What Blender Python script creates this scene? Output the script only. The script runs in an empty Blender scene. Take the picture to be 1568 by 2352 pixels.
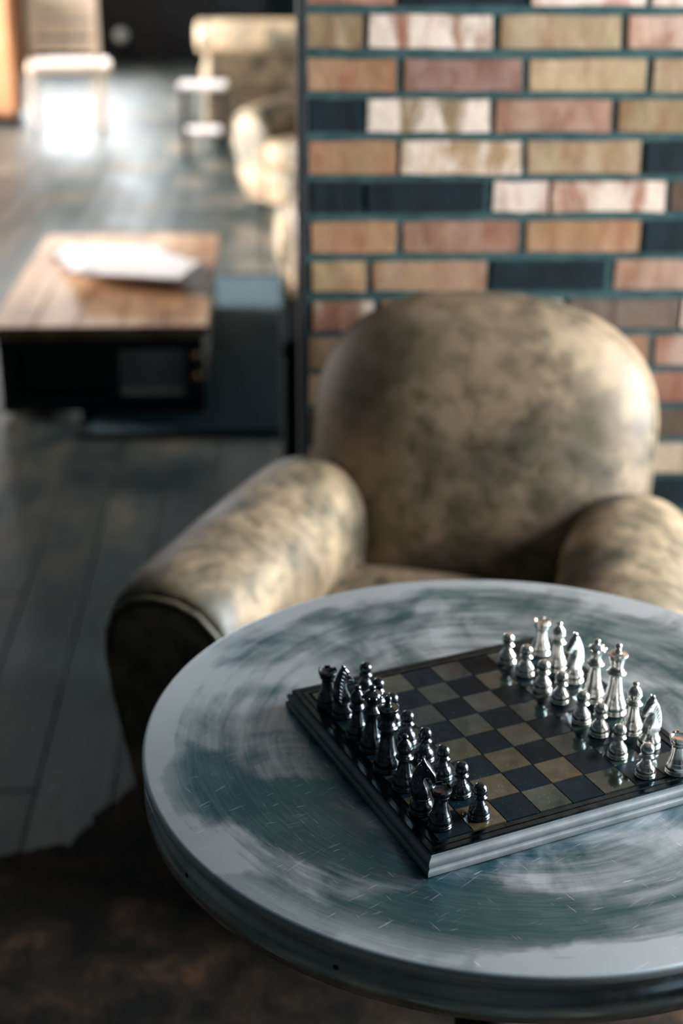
import bpy, bmesh, math, random
from mathutils import Vector, Matrix
random.seed(7)
S = bpy.context.scene
COL = S.collection
PI = math.pi

# ------------------------------------------------------------------ camera
FPX, CX, CY = 3266.7, 784.0, 1176.0          # 50 mm lens on a 24x36 frame held upright, in 1568x2352 px
CAMZ, TABZ = 1.47, 0.72
PITCH, ROLL = 0.3961, 0.0068
cp, sp, cr, sr = math.cos(PITCH), math.sin(PITCH), math.cos(ROLL), math.sin(ROLL)
_r, _u, FWD = Vector((1, 0, 0)), Vector((0, sp, cp)), Vector((0, cp, -sp))
RIGHT = cr * _r + sr * _u
UP = -sr * _r + cr * _u
CAM = Vector((0, 0, CAMZ))
cd = bpy.data.cameras.new('camera'); co = bpy.data.objects.new('camera', cd); COL.objects.link(co)
co.matrix_world = Matrix(((RIGHT.x, UP.x, -FWD.x, 0), (RIGHT.y, UP.y, -FWD.y, 0), (RIGHT.z, UP.z, -FWD.z, CAMZ), (0, 0, 0, 1)))
cd.sensor_fit = 'VERTICAL'; cd.sensor_height = 36.0; cd.sensor_width = 24.0; cd.lens = 50.0
cd.clip_start = 0.05; cd.clip_end = 60
cd.dof.use_dof = True; cd.dof.focus_distance = 1.235; cd.dof.aperture_fstop = 3.2
S.camera = co

def ray(px, py):
    return RIGHT * ((px - CX) / FPX) + UP * (-(py - CY) / FPX) + FWD
def at_z(px, py, z=0.0):                      # where the pixel's ray meets the level plane z
    d = ray(px, py); return CAM + d * ((z - CAMZ) / d.z)

# ------------------------------------------------------------------ world, light, exposure
RA = math.radians(3.3)                        # the room is turned this much against the camera
RM = Matrix.Rotation(RA, 4, 'Z')
w = bpy.data.worlds.new('world'); S.world = w; w.use_nodes = True
bg = w.node_tree.nodes['Background']; bg.inputs[0].default_value = (0.55, 0.72, 0.9, 1); bg.inputs[1].default_value = 0.6
S.view_settings.view_transform = 'Standard'; S.view_settings.look = 'None'
S.view_settings.gamma = 1; S.view_settings.exposure = 0.0
S.view_settings.use_curve_mapping = False
S.cycles.max_bounces = 8; S.cycles.diffuse_bounces = 4; S.cycles.glossy_bounces = 4
S.cycles.caustics_reflective = False; S.cycles.caustics_refractive = False
S.cycles.sample_clamp_indirect = 6
S.cycles.use_denoising = True

ROOM_X0, ROOM_X1, ROOM_Y0, ROOM_Y1, ROOM_Z = -5.2, 2.2, -2.6, 18.0, 3.0
def area_light(name, loc, direction, sx, sy, power, color):
    l = bpy.data.lights.new(name, 'AREA'); l.shape = 'RECTANGLE'; l.size = sx; l.size_y = sy
    l.energy = power; l.color = color
    o = bpy.data.objects.new(name, l); COL.objects.link(o)
    o.location = RM @ Vector(loc)
    o.rotation_euler = (RM.to_3x3() @ Vector(direction)).to_track_quat('-Z', 'Y').to_euler()
    return o
# daylight standing in the window openings: (side, centre along the wall, width, sill, head)
WIN = [('right', -1.7, 1.1, 0.8, 2.2), ('right', 1.45, 1.5, 0.72, 2.15),  # first opening is invented, behind the camera, and passes only sky
       ('left', 6.5, 2.0, 0.6, 2.6), ('left', 10.3, 2.4, 0.6, 2.6), ('left', 13.0, 2.6, 0.6, 2.6),
       ('back', -2.75, 2.6, 1.1, 2.7), ('back', 0.7, 2.0, 1.1, 2.7)]  # second back opening is invented too and passes only sky
WPOW = {'right': 190, 'left': 210, 'back': 80}          # watts per square metre of opening, the same for every window of a side
DAYLIT = {('right', 1.45), ('left', 6.5), ('left', 10.3), ('left', 13.0), ('back', -2.75)}   # the windows whose daylight the photograph shows
WCOL = {'right': (0.93, 0.975, 1.0), 'left': (1.0, 0.93, 0.86), 'back': (0.95, 0.97, 1.0)}
for side, c, wd, z0, z1 in WIN:
    zc, h = (z0 + z1) / 2, z1 - z0
    if side == 'right': loc, dr = (ROOM_X1 + 0.2, c, zc), (-1, 0, 0)
    elif side == 'left': loc, dr = (ROOM_X0 - 0.2, c, zc), (1, 0, 0)
    else: loc, dr = (c, ROOM_Y1 + 0.2, zc), (0, -1, 0)
    if (side, c) in DAYLIT:
        dl = area_light('window_%s_offscreen' % side, loc, dr, wd, h, WPOW[side] * wd * h, WCOL[side])
        if side == 'left': dl.data.spread = math.radians(72)

# ------------------------------------------------------------------ helpers
def link(o, parent=None):
    COL.objects.link(o)
    if parent: o.parent = parent
    return o
def mesh_obj(name, verts, faces, mat, parent=None, smooth=True):
    m = bpy.data.meshes.new(name); m.from_pydata([tuple(v) for v in verts], [], faces); m.update()
    if smooth: m.polygons.foreach_set('use_smooth', [True] * len(m.polygons))
    if mat: m.materials.append(mat)
    return link(bpy.data.objects.new(name, m), parent)
def bm_obj(name, bm, mat, parent=None, smooth=False):
    m = bpy.data.meshes.new(name); bmesh.ops.recalc_face_normals(bm, faces=bm.faces[:]); bm.to_mesh(m); bm.free()
    if smooth: m.polygons.foreach_set('use_smooth', [True] * len(m.polygons))
    if mat: m.materials.append(mat)
    return link(bpy.data.objects.new(name, m), parent)
def add_box(bm, c, s, bevel=0.0, seg=2, rot=None):
    r = bmesh.ops.create_cube(bm, size=1.0); vs = r['verts']
    bmesh.ops.scale(bm, vec=s, verts=vs)
    if bevel > 0:
        es = list({e for v in vs for e in v.link_edges})
        b = bmesh.ops.bevel(bm, geom=es, offset=bevel, segments=seg, profile=0.5, affect='EDGES')
        vs = list({v for f in b['faces'] for v in f.verts} | {v for v in vs if v.is_valid})
    if rot is not None: bmesh.ops.rotate(bm, cent=(0, 0, 0), matrix=rot, verts=vs)
    bmesh.ops.translate(bm, vec=c, verts=vs)
def box(name, c, s, mat, parent=None, bevel=0.0, rot=None, seg=2):
    bm = bmesh.new(); add_box(bm, c, s, bevel, seg, rot); return bm_obj(name, bm, mat, parent)
def empty(name, loc, rz=0.0):
    o = bpy.data.objects.new(name, None); o.empty_display_size = 0.05; COL.objects.link(o)
    o.location = loc; o.rotation_euler = (0, 0, rz); return o
def tag(o, label=None, cat=None, group=None, kind=None):
    if label: o['label'] = label
    if cat: o['category'] = cat
    if group: o['group'] = group
    if kind: o['kind'] = kind
    return o
def lathe(name, prof, mat, parent=None, seg=32, scale=1.0, smooth=True):
    vs, fs, rings = [], [], []
    for r, z in prof:
        if r < 1e-6: rings.append([len(vs)]); vs.append((0, 0, z * scale))
        else:
            rings.append(list(range(len(vs), len(vs) + seg)))
            vs += [(r * scale * math.cos(2 * PI * k / seg), r * scale * math.sin(2 * PI * k / seg), z * scale) for k in range(seg)]
    for a, b in zip(rings, rings[1:]):
        for k in range(seg):
            k2 = (k + 1) % seg
            if len(a) == 1 and len(b) == 1: continue
            if len(a) == 1: fs.append((a[0], b[k2], b[k]))
            elif len(b) == 1: fs.append((a[k], a[k2], b[0]))
            else: fs.append((a[k], a[k2], b[k2], b[k]))
    if len(rings[0]) > 1: fs.append(tuple(reversed(rings[0])))
    if len(rings[-1]) > 1: fs.append(tuple(rings[-1]))
    o = mesh_obj(name, vs, fs, mat, parent, smooth)
    return o
def loft(name, rings, mat, parent=None, cap0=True, cap1=True, closed=True, smooth=True):
    n = len(rings[0]); vs = [v for r in rings for v in r]; fs = []
    for i in range(len(rings) - 1):
        for k in range(n if closed else n - 1):
            k2 = (k + 1) % n
            fs.append((i * n + k, i * n + k2, (i + 1) * n + k2, (i + 1) * n + k))
    if cap0: fs.append(tuple(reversed(range(n))))
    if cap1: fs.append(tuple(range((len(rings) - 1) * n, len(rings) * n)))
    bm = bmesh.new(); bv = [bm.verts.new(v) for v in vs]
    for f in fs:
        try: bm.faces.new([bv[i] for i in f])
        except ValueError: pass
    return bm_obj(name, bm, mat, parent, smooth)
def tube(name, pts, r, mat, parent=None, closed=False, res=6):
    cu = bpy.data.curves.new(name, 'CURVE'); cu.dimensions = '3D'; cu.bevel_depth = r; cu.bevel_resolution = res // 3; cu.use_fill_caps = True
    s = cu.splines.new('POLY'); s.points.add(len(pts) - 1)
    for p, q in zip(s.points, pts): p.co = (*q, 1)
    s.use_cyclic_u = closed
    t = bpy.data.objects.new('tmp', cu); COL.objects.link(t)
    me = bpy.data.meshes.new_from_object(t.evaluated_get(bpy.context.evaluated_depsgraph_get()))
    bpy.data.objects.remove(t); bpy.data.curves.remove(cu)
    me.name = name; me.materials.clear(); me.materials.append(mat)
    me.polygons.foreach_set('use_smooth', [True] * len(me.polygons))
    return link(bpy.data.objects.new(name, me), parent)
def subsurf(o, lv=1):
    m = o.modifiers.new('subsurf', 'SUBSURF'); m.levels = lv; m.render_levels = lv; return o
def copy_tree(o, parent=None):
    c = o.copy(); COL.objects.link(c); c.parent = parent
    for ch in list(o.children): copy_tree(ch, c)
    return c
def room(x, y, z=0.0): return RM @ Vector((x, y, z))
def to_room(o):                               # turn a top-level thing modelled in room axes
    o.matrix_world = RM @ o.matrix_world; return o

# ------------------------------------------------------------------ materials
def mat(name, color=(0.5, 0.5, 0.5), rough=0.5, metal=0.0, spec=0.5):
    m = bpy.data.materials.new(name); m.use_nodes = True
    b = m.node_tree.nodes['Principled BSDF']
    b.inputs['Base Color'].default_value = (*color, 1); b.inputs['Roughness'].default_value = rough
    b.inputs['Metallic'].default_value = metal; b.inputs['Specular IOR Level'].default_value = spec
    m.diffuse_color = (*color, 1)
    return m
class N:                                      # a short hand for node trees
    def __init__(s, m): s.t = m.node_tree; s.b = s.t.nodes['Principled BSDF']
    def new(s, typ, **kw):
        n = s.t.nodes.new(typ)
        for k, v in kw.items(): setattr(n, k, v)
        return n
    def l(s, a, b): s.t.links.new(a, b)
    def coord(s, kind='Object', scale=(1, 1, 1)):
        tc = s.new('ShaderNodeTexCoord'); mp = s.new('ShaderNodeMapping'); mp.inputs['Scale'].default_value = scale
        s.l(tc.outputs[kind], mp.inputs[0]); return mp.outputs[0]
    def noise(s, vec, scale, detail=4, rough=0.55, dist=0.0):
        n = s.new('ShaderNodeTexNoise'); n.inputs['Scale'].default_value = scale; n.inputs['Detail'].default_value = detail
        n.inputs['Roughness'].default_value = rough; n.inputs['Distortion'].default_value = dist
        s.l(vec, n.inputs['Vector']); return n.outputs['Fac']
    def ramp(s, fac, stops):
        r = s.new('ShaderNodeValToRGB'); e = r.color_ramp.elements
        e[0].position, e[1].position = stops[0][0], stops[-1][0]
        for p, c in stops[1:-1]: e.new(p)
        for el, (p, c) in zip(sorted(e, key=lambda q: q.position), stops):
            el.color = (*c, 1) if isinstance(c, (tuple, list)) else (c, c, c, 1)
        s.l(fac, r.inputs[0]); return r.outputs[0]
    def mix(s, fac, a, b, mode='MIX'):
        m = s.new('ShaderNodeMix', data_type='RGBA', blend_type=mode)
        for sock, v in ((m.inputs[0], fac), (m.inputs[6], a), (m.inputs[7], b)):
            if hasattr(v, 'node'): s.l(v, sock)
            else: sock.default_value = (*v, 1) if isinstance(v, tuple) else v
        return m.outputs[2]
    def math(s, op, a, b=0.0, c=0.0):
        m = s.new('ShaderNodeMath', operation=op)
        for i, v in enumerate((a, b, c)):
            if hasattr(v, 'node'): s.l(v, m.inputs[i])
            else: m.inputs[i].default_value = v
        return m.outputs[0]
    def bump(s, h, strength=0.3, dist=0.002):
        b = s.new('ShaderNodeBump'); b.inputs['Strength'].default_value = strength; b.inputs['Distance'].default_value = dist
        s.l(h, b.inputs['Height']); s.l(b.outputs[0], s.b.inputs['Normal'])
    def set(s, name, v): s.l(v, s.b.inputs[name])

def m_leather():
    m = mat('worn_leather', (0.3, 0.22, 0.13), 0.55); n = N(m); v = n.coord()
    a = n.noise(v, 7, 5, 0.6, 0.4); b = n.noise(v, 26, 4, 0.6, 0.3); d = n.noise(v, 2.6, 3)
    c1 = n.ramp(a, [(0.38, (0.075, 0.068, 0.047)), (0.49, (0.165, 0.128, 0.082)), (0.62, (0.325, 0.24, 0.15))])
    c2 = n.ramp(b, [(0.36, (0.34, 0.36, 0.31)), (0.54, (1.0, 1.0, 1.0))])
    c = n.mix(0.8, c1, c2, 'MULTIPLY')
    c = n.mix(n.ramp(d, [(0.45, 0.0), (0.7, 0.55)]), c, (0.32, 0.22, 0.138))
    n.set('Base Color', c); n.set('Roughness', n.ramp(a, [(0.3, 0.45), (0.7, 0.62)]))
    n.bump(n.noise(v, 160, 6, 0.7), 0.25, 0.002); return m
def m_leather_dark():
    m = mat('dark_leather', (0.03, 0.03, 0.03), 0.75, 0, 0.15); n = N(m); v = n.coord()
    n.set('Base Color', n.ramp(n.noise(v, 14, 5), [(0.3, (0.012, 0.014, 0.014)), (0.7, (0.035, 0.032, 0.027))]))
    n.bump(n.noise(v, 150, 5), 0.2, 0.002); return m
def m_brick():
    m = mat('weathered_brick', (0.3, 0.2, 0.12), 0.9, 0, 0.2); n = N(m)
    oi = n.new('ShaderNodeObjectInfo'); geo = n.new('ShaderNodeNewGeometry')
    tc = n.new('ShaderNodeTexCoord'); add = n.new('ShaderNodeVectorMath', operation='ADD')
    sc = n.new('ShaderNodeVectorMath', operation='SCALE'); sc.inputs['Scale'].default_value = 40
    cmb = n.new('ShaderNodeCombineXYZ'); n.l(oi.outputs['Random'], cmb.inputs[0]); n.l(oi.outputs['Random'], cmb.inputs[1]); n.l(cmb.outputs[0], sc.inputs[0])
    n.l(geo.outputs['Position'], add.inputs[0]); n.l(sc.outputs[0], add.inputs[1]); p = add.outputs[0]
    mp = n.new('ShaderNodeMapping'); mp.inputs['Scale'].default_value = (1, 1, 0.35); n.l(p, mp.inputs[0])
    streak = n.noise(mp.outputs[0], 22, 4, 0.65, 0.4); blot = n.noise(p, 9, 4, 0.6); grain = n.noise(p, 150, 4, 0.7)
    base = oi.outputs['Color']
    c = n.mix(n.ramp(streak, [(0.36, 0.75), (0.58, 0.0)]), base, n.mix(1.0, base, (0.62, 0.36, 0.34), 'MULTIPLY'))
    c = n.mix(n.ramp(blot, [(0.38, 0.5), (0.6, 0.0)]), c, n.mix(1.0, base, (0.6, 0.62, 0.55), 'MULTIPLY'))
    wf = n.math('MULTIPLY', n.ramp(n.noise(mp.outputs[0], 16, 5, 0.65, 0.6), [(0.42, 0.0), (0.56, 1.0)]), oi.outputs['Alpha'])
    c = n.mix(wf, c, (0.54, 0.44, 0.365))
    c = n.mix(0.55, c, n.ramp(grain, [(0.3, 0.45), (0.62, 1.0)]), 'MULTIPLY')
    n.set('Base Color', c); n.bump(n.math('ADD', grain, blot), 0.6, 0.004); return m
def m_mortar():
    m = mat('mortar', (0.06, 0.1, 0.1), 0.95, 0, 0.1); n = N(m); v = n.coord()
    n.set('Base Color', n.ramp(n.noise(v, 30, 5), [(0.3, (0.017, 0.042, 0.045)), (0.7, (0.042, 0.077, 0.077))]))
    n.bump(n.noise(v, 130, 5, 0.7), 0.7, 0.005); return m
def m_floor():
    m = mat('weathered_floorboards', (0.1, 0.1, 0.09), 0.38); n = N(m)
    oi = n.new('ShaderNodeObjectInfo'); geo = n.new('ShaderNodeNewGeometry')
    mp = n.new('ShaderNodeMapping'); mp.inputs['Rotation'].default_value = (0, 0, -RA); mp.inputs['Scale'].default_value = (1, 0.16, 1); n.l(geo.outputs['Position'], mp.inputs[0])
    mp2 = n.new('ShaderNodeMapping'); mp2.inputs['Scale'].default_value = (1, 0.6, 1); n.l(geo.outputs['Position'], mp2.inputs[0])
    g = n.noise(mp.outputs[0], 40, 6, 0.65, 0.3); b = n.noise(mp2.outputs[0], 3.2, 4, 0.6)
    c = n.ramp(b, [(0.36, (0.017, 0.034, 0.036)), (0.5, (0.048, 0.066, 0.064)), (0.64, (0.17, 0.145, 0.112))])
    c = n.mix(0.7, c, n.ramp(g, [(0.3, 0.45), (0.65, 1.1)]), 'MULTIPLY')
    hv = n.math('MULTIPLY_ADD', oi.outputs['Random'], 0.7, 0.62)
    vm = n.new('ShaderNodeVectorMath', operation='SCALE'); n.l(c, vm.inputs[0]); n.l(hv, vm.inputs['Scale'])
    n.set('Base Color', vm.outputs[0]); n.set('Roughness', n.ramp(b, [(0.3, 0.34), (0.7, 0.5)])); n.bump(g, 0.25, 0.002); return m
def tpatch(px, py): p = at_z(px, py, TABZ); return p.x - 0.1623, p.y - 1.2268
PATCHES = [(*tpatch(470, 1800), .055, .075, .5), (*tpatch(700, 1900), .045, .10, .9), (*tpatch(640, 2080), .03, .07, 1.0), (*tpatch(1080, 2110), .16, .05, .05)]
def m_zinc():
    # brushed and scuffed table top: scuffs are rougher and paler, polished patches darker and glossier
    m = mat('scuffed_zinc', (0.5, 0.54, 0.57), 0.35, 1.0); n = N(m)
    tc = n.new('ShaderNodeTexCoord'); sx = n.new('ShaderNodeSeparateXYZ'); n.l(tc.outputs['Object'], sx.inputs[0])
    x, y = sx.outputs[0], sx.outputs[1]
    r = n.math('SQRT', n.math('ADD', n.math('MULTIPLY', x, x), n.math('MULTIPLY', y, y)))
    ang = n.math('ARCTAN2', y, x)
    def polar(kr, ka):
        cb = n.new('ShaderNodeCombineXYZ'); n.l(n.math('MULTIPLY', r, kr), cb.inputs[0])
        n.l(n.math('MULTIPLY', n.math('COSINE', ang), ka), cb.inputs[1]); n.l(n.math('MULTIPLY', n.math('SINE', ang), ka), cb.inputs[2]); return cb.outputs[0]
    arcs = n.noise(polar(75, 2.2), 1.0, 5, 0.6, 0.25); fine = n.noise(polar(420, 7), 1.0, 3, 0.6)
    o = tc.outputs['Object']
    blot = n.noise(o, 7.5, 5, 0.6, 0.8)
    lines = []
    for ang_, scl, th in ((0.75, 420, 0.70), (0.95, 620, 0.70), (1.2, 520, 0.715), (2.5, 640, 0.72)):
        rt = n.new('ShaderNodeMapping'); rt.inputs['Rotation'].default_value = (0, 0, ang_); rt.inputs['Location'].default_value = (ang_, ang_ * 2, 0); n.l(o, rt.inputs[0])
        mp = n.new('ShaderNodeMapping'); mp.inputs['Scale'].default_value = (1, 0.06, 1); n.l(rt.outputs[0], mp.inputs[0])
        ln = n.ramp(n.noise(mp.outputs[0], scl, 1.5, 0.5, 0.15), [(th, 0.0), (th + 0.04, 1.0)])
        mk = n.ramp(n.noise(mp.outputs[0], 9 + 3 * ang_ * ang_, 2), [(0.47, 0.0), (0.6, 1.0)])
        lines.append(n.math('MULTIPLY', ln, mk))
    s1 = n.math('MAXIMUM', lines[0], lines[1]); s2 = n.math('MAXIMUM', lines[2], lines[3]); speck = n.noise(o, 700, 1.5, 0.5)
    edge = n.math('MULTIPLY', n.ramp(n.math('ADD', r, n.math('MULTIPLY', n.noise(o, 22, 4), 0.02)), [(0.322, 0.0), (0.352, 1.0)]), 0.75)
    f = n.math('MULTIPLY_ADD', arcs, 0.5, n.math('MULTIPLY', blot, 1.15))
    f = n.ramp(f, [(0.66, 0.0), (0.98, 1.0)])
    wob = n.math('MULTIPLY', n.math('SUBTRACT', n.noise(o, 14, 4, 0.6), 0.5), 0.9)
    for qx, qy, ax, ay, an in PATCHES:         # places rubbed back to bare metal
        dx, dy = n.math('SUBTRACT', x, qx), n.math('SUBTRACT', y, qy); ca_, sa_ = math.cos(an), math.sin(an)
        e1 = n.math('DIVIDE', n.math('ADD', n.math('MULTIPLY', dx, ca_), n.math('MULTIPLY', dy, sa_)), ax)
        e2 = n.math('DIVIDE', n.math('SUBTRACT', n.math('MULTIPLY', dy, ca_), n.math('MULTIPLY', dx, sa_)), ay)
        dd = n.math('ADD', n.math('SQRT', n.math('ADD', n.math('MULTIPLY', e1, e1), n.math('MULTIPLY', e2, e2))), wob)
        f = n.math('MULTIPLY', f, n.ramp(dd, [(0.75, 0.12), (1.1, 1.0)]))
    f = n.math('ADD', f, edge)
    sc = n.math('MAXIMUM', s1, s2)
    sc = n.math('MAXIMUM', n.math('MULTIPLY', sc, 0.8), n.ramp(speck, [(0.74, 0.0), (0.79, 0.7)]))
    f = n.math('ADD', f, n.math('MULTIPLY', n.math('SUBTRACT', fine, 0.5), 0.5)); fc = n.new('ShaderNodeClamp'); n.l(f, fc.inputs[0]); f = fc.outputs[0]
    c = n.mix(f, (0.062, 0.185, 0.222), (0.44, 0.495, 0.53)); c = n.mix(sc, c, (0.72, 0.74, 0.75))
    n.set('Base Color', c)
    ro = n.math('MULTIPLY_ADD', f, 0.16, 0.3); n.set('Roughness', n.math('MULTIPLY_ADD', sc, 0.1, ro))
    mt = n.math('MULTIPLY_ADD', f, -0.25, 0.95); n.set('Metallic', mt)
    n.bump(n.math('ADD', fine, sc), 0.08, 0.0006); return m
def m_rim():
    m = mat('zinc_band', (0.42, 0.48, 0.5), 0.22, 1.0); n = N(m); v = n.coord()
    a = n.noise(v, 9, 4, 0.6, 0.6); n.set('Base Color', n.ramp(a, [(0.3, (0.22, 0.30, 0.31)), (0.7, (0.50, 0.53, 0.53))]))
    n.set('Roughness', n.ramp(n.noise(v, 25, 4), [(0.3, 0.16), (0.7, 0.32)])); return m
def m_metal(name, c0, c1, r0, r1, scale=220, metal=1.0):
    m = mat(name, c1, r0, metal); n = N(m); v = n.coord()
    a = n.noise(v, scale, 3, 0.6); n.set('Base Color', n.ramp(a, [(0.3, c0), (0.7, c1)])); n.set('Roughness', n.ramp(a, [(0.3, r0), (0.7, r1)])); return m
def m_tile(name, stops, r0, r1, dust=0.75, spec=0.6):
    m = mat(name, stops[0][1], r0, 0, spec); n = N(m); n.b.inputs['Specular Tint'].default_value = (0.55, 0.85, 1.0, 1)
    oi = n.new('ShaderNodeObjectInfo'); geo = n.new('ShaderNodeNewGeometry'); p = geo.outputs['Position']
    c = n.mix(1.0, n.ramp(oi.outputs['Random'], stops), n.ramp(n.noise(p, 110, 4, 0.6), [(0.3, 0.6), (0.7, 1.25)]), 'MULTIPLY')
    d = n.ramp(n.noise(p, 900, 1, 0.5), [(dust, 0.0), (dust + 0.03, 0.7)])
    n.set('Base Color', n.mix(d, c, (0.45, 0.5, 0.5))); n.set('Roughness', n.math('MAXIMUM', n.ramp(n.noise(p, 60, 3), [(0.3, r0), (0.7, r1)]), n.math('MULTIPLY', d, 0.8))); return m
def m_noise(name, stops, scale, rough, bump=0.2, sc=(1, 1, 1), detail=5, spec=0.4):
    m = mat(name, stops[0][1], rough, 0, spec); n = N(m); v = n.coord('Object', sc); a = n.noise(v, scale, detail, 0.6, 0.3)
    n.set('Base Color', n.ramp(a, stops)); n.bump(n.noise(v, scale * 5, 4), bump, 0.003); return m

LEATHER = m_leather()
BRICK, MORTAR, FLOORM = m_brick(), m_mortar(), m_floor()
ZINC, RIM = m_zinc(), m_rim()
IRON = m_noise('black_iron', [(0.3, (0.008, 0.011, 0.013)), (0.7, (0.02, 0.024, 0.026))], 20, 0.6, 0.2, (1, 1, 1), 5, 0.25)
DARKM = m_metal('dark_bronze', (0.035, 0.046, 0.054), (0.14, 0.155, 0.168), 0.17, 0.28)
SILVER = m_metal('polished_silver', (0.80, 0.78, 0.74), (0.95, 0.93, 0.88), 0.17, 0.27)
BOARDM = m_metal('gunmetal', (0.022, 0.045, 0.058), (0.06, 0.095, 0.115), 0.14, 0.22, 90)
GROOVE = mat('board_groove', (0.02, 0.03, 0.035), 0.4, 0.6)
TILE_L = m_tile('olive_stone', [(0.0, (0.009, 0.024, 0.026)), (0.55, (0.018, 0.031, 0.025)), (0.85, (0.034, 0.037, 0.023)), (1.0, (0.062, 0.047, 0.026))], 0.04, 0.09, 0.75, 1.0)
TILE_D = m_tile('black_slate', [(0.0, (0.003, 0.009, 0.013)), (1.0, (0.006, 0.013, 0.019))], 0.28, 0.38, 0.77, 0.1)
WOOD_T = m_noise('rustic_tabletop', [(0.32, (0.20, 0.095, 0.045)), (0.5, (0.40, 0.235, 0.13)), (0.68, (0.58, 0.40, 0.26))], 5, 0.42, 0.2, (1, 0.35, 1))
WOOD_P = m_noise('pale_wood', [(0.3, (0.74, 0.60, 0.49)), (0.7, (0.88, 0.75, 0.63))], 9, 0.4, 0.15, (1, 1, 0.2))
WOOD_O = m_noise('orange_wood', [(0.3, (0.62, 0.27, 0.12)), (0.7, (0.75, 0.42, 0.24))], 6, 0.4, 0.15, (1, 1, 0.3))
WOOD_D = m_noise('black_wood', [(0.3, (0.006, 0.008, 0.012)), (0.7, (0.016, 0.02, 0.026))], 10, 0.4, 0.15)
PAPER = m_noise('newsprint', [(0.3, (0.62, 0.60, 0.62)), (0.7, (0.80, 0.77, 0.77))], 30, 0.7, 0.1)
RUGM = m_noise('slate_rug', [(0.3, (0.045, 0.08, 0.10)), (0.7, (0.085, 0.13, 0.155))], 40, 0.95, 0.6, spec=0.1)
RUGB = mat('rug_binding', (0.008, 0.014, 0.018), 0.9, 0, 0.1)
HIDE = m_noise('brown_cowhide', [(0.38, (0.005, 0.005, 0.0045)), (0.55, (0.022, 0.015, 0.010)), (0.7, (0.09, 0.050, 0.030))], 9, 0.8, 0.5, (1, 1, 1), 8, 0.15)
PLASTER = m_noise('grey_plaster', [(0.3, (0.045, 0.058, 0.063)), (0.7, (0.065, 0.08, 0.085))], 3, 0.9, 0.1)
CEILM = m_noise('ceiling_paint', [(0.3, (0.05, 0.068, 0.075)), (0.7, (0.07, 0.09, 0.098))], 2, 0.9, 0.05)
FRAMEM = mat('window_frame_black', (0.015, 0.018, 0.02), 0.5)
FELT = m_noise('black_felt', [(0.3, (0.004, 0.005, 0.007)), (0.7, (0.009, 0.011, 0.013))], 60, 0.95, 0.3, (1, 1, 1), 4, 0.05)
BRASS = mat('brass', (0.8, 0.5, 0.32), 0.25, 1.0)
CHROME = mat('chrome', (0.8, 0.8, 0.82), 0.12, 1.0)
GLASS = bpy.data.materials.new('window_glass'); GLASS.use_nodes = True
_t = GLASS.node_tree; _t.nodes.clear()
_o = _t.nodes.new('ShaderNodeOutputMaterial'); _mx = _t.nodes.new('ShaderNodeMixShader'); _tr = _t.nodes.new('ShaderNodeBsdfTransparent'); _gl = _t.nodes.new('ShaderNodeBsdfGlossy')
_gl.inputs['Roughness'].default_value = 0.02; _mx.inputs[0].default_value = 0.06
_t.links.new(_tr.outputs[0], _mx.inputs[1]); _t.links.new(_gl.outputs[0], _mx.inputs[2]); _t.links.new(_mx.outputs[0], _o.inputs[0])

# ------------------------------------------------------------------ the room
LX, LY = ROOM_X1 - ROOM_X0, ROOM_Y1 - ROOM_Y0
XC, YC = (ROOM_X0 + ROOM_X1) / 2, (ROOM_Y0 + ROOM_Y1) / 2
fl = to_room(box('floor', (XC, YC, -0.056), (LX + 0.8, LY + 0.8, 0.1), FLOORM))
tag(fl, 'weathered grey brown timber floor of the bar', 'floor', kind='structure')
ce = to_room(box('ceiling', (XC, YC, ROOM_Z + 0.05), (LX + 0.8, LY + 0.8, 0.1), CEILM))
tag(ce, 'plain grey painted ceiling', 'ceiling', kind='structure')
def wall_with_windows(name, side, label):
    ws = sorted([(c - wd / 2, c + wd / 2, z0, z1) for s, c, wd, z0, z1 in WIN if s == side])
    a0, a1 = (ROOM_Y0, ROOM_Y1) if side in ('left', 'right', 'x') else (ROOM_X0 - 0.2, ROOM_X1 + 0.2)
    segs, cur = [], a0
    for b0, b1, z0, z1 in ws:
        segs.append((cur, b0, 0, ROOM_Z)); segs.append((b0, b1, 0, z0)); segs.append((b0, b1, z1, ROOM_Z)); cur = b1
    segs.append((cur, a1, 0, ROOM_Z))
    bm = bmesh.new()
    for p, q, z0, z1 in segs:
        m_, l_, zc, h = (p + q) / 2, q - p, (z0 + z1) / 2, z1 - z0
        if side == 'right': add_box(bm, (ROOM_X1 + 0.1, m_, zc), (0.2, l_, h))
        elif side == 'left': add_box(bm, (ROOM_X0 - 0.1, m_, zc), (0.2, l_, h))
        elif side == 'back': add_box(bm, (m_, ROOM_Y1 + 0.1, zc), (l_, 0.2, h))
        else: add_box(bm, (m_, ROOM_Y0 - 0.1, zc), (l_, 0.2, h))
    return tag(to_room(bm_obj(name, bm, PLASTER)), label, 'wall', kind='structure')
wall_with_windows('wall_right', 'right', 'grey plaster wall with a tall window beside the round table and an added one')
wall_with_windows('wall_left', 'left', 'grey plaster wall with tall windows along the lounge')
wall_with_windows('wall_back', 'back', 'grey plaster wall closing the far end of the lounge')
wall_with_windows('wall_front', 'front', 'grey plaster wall behind the photographer')
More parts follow.
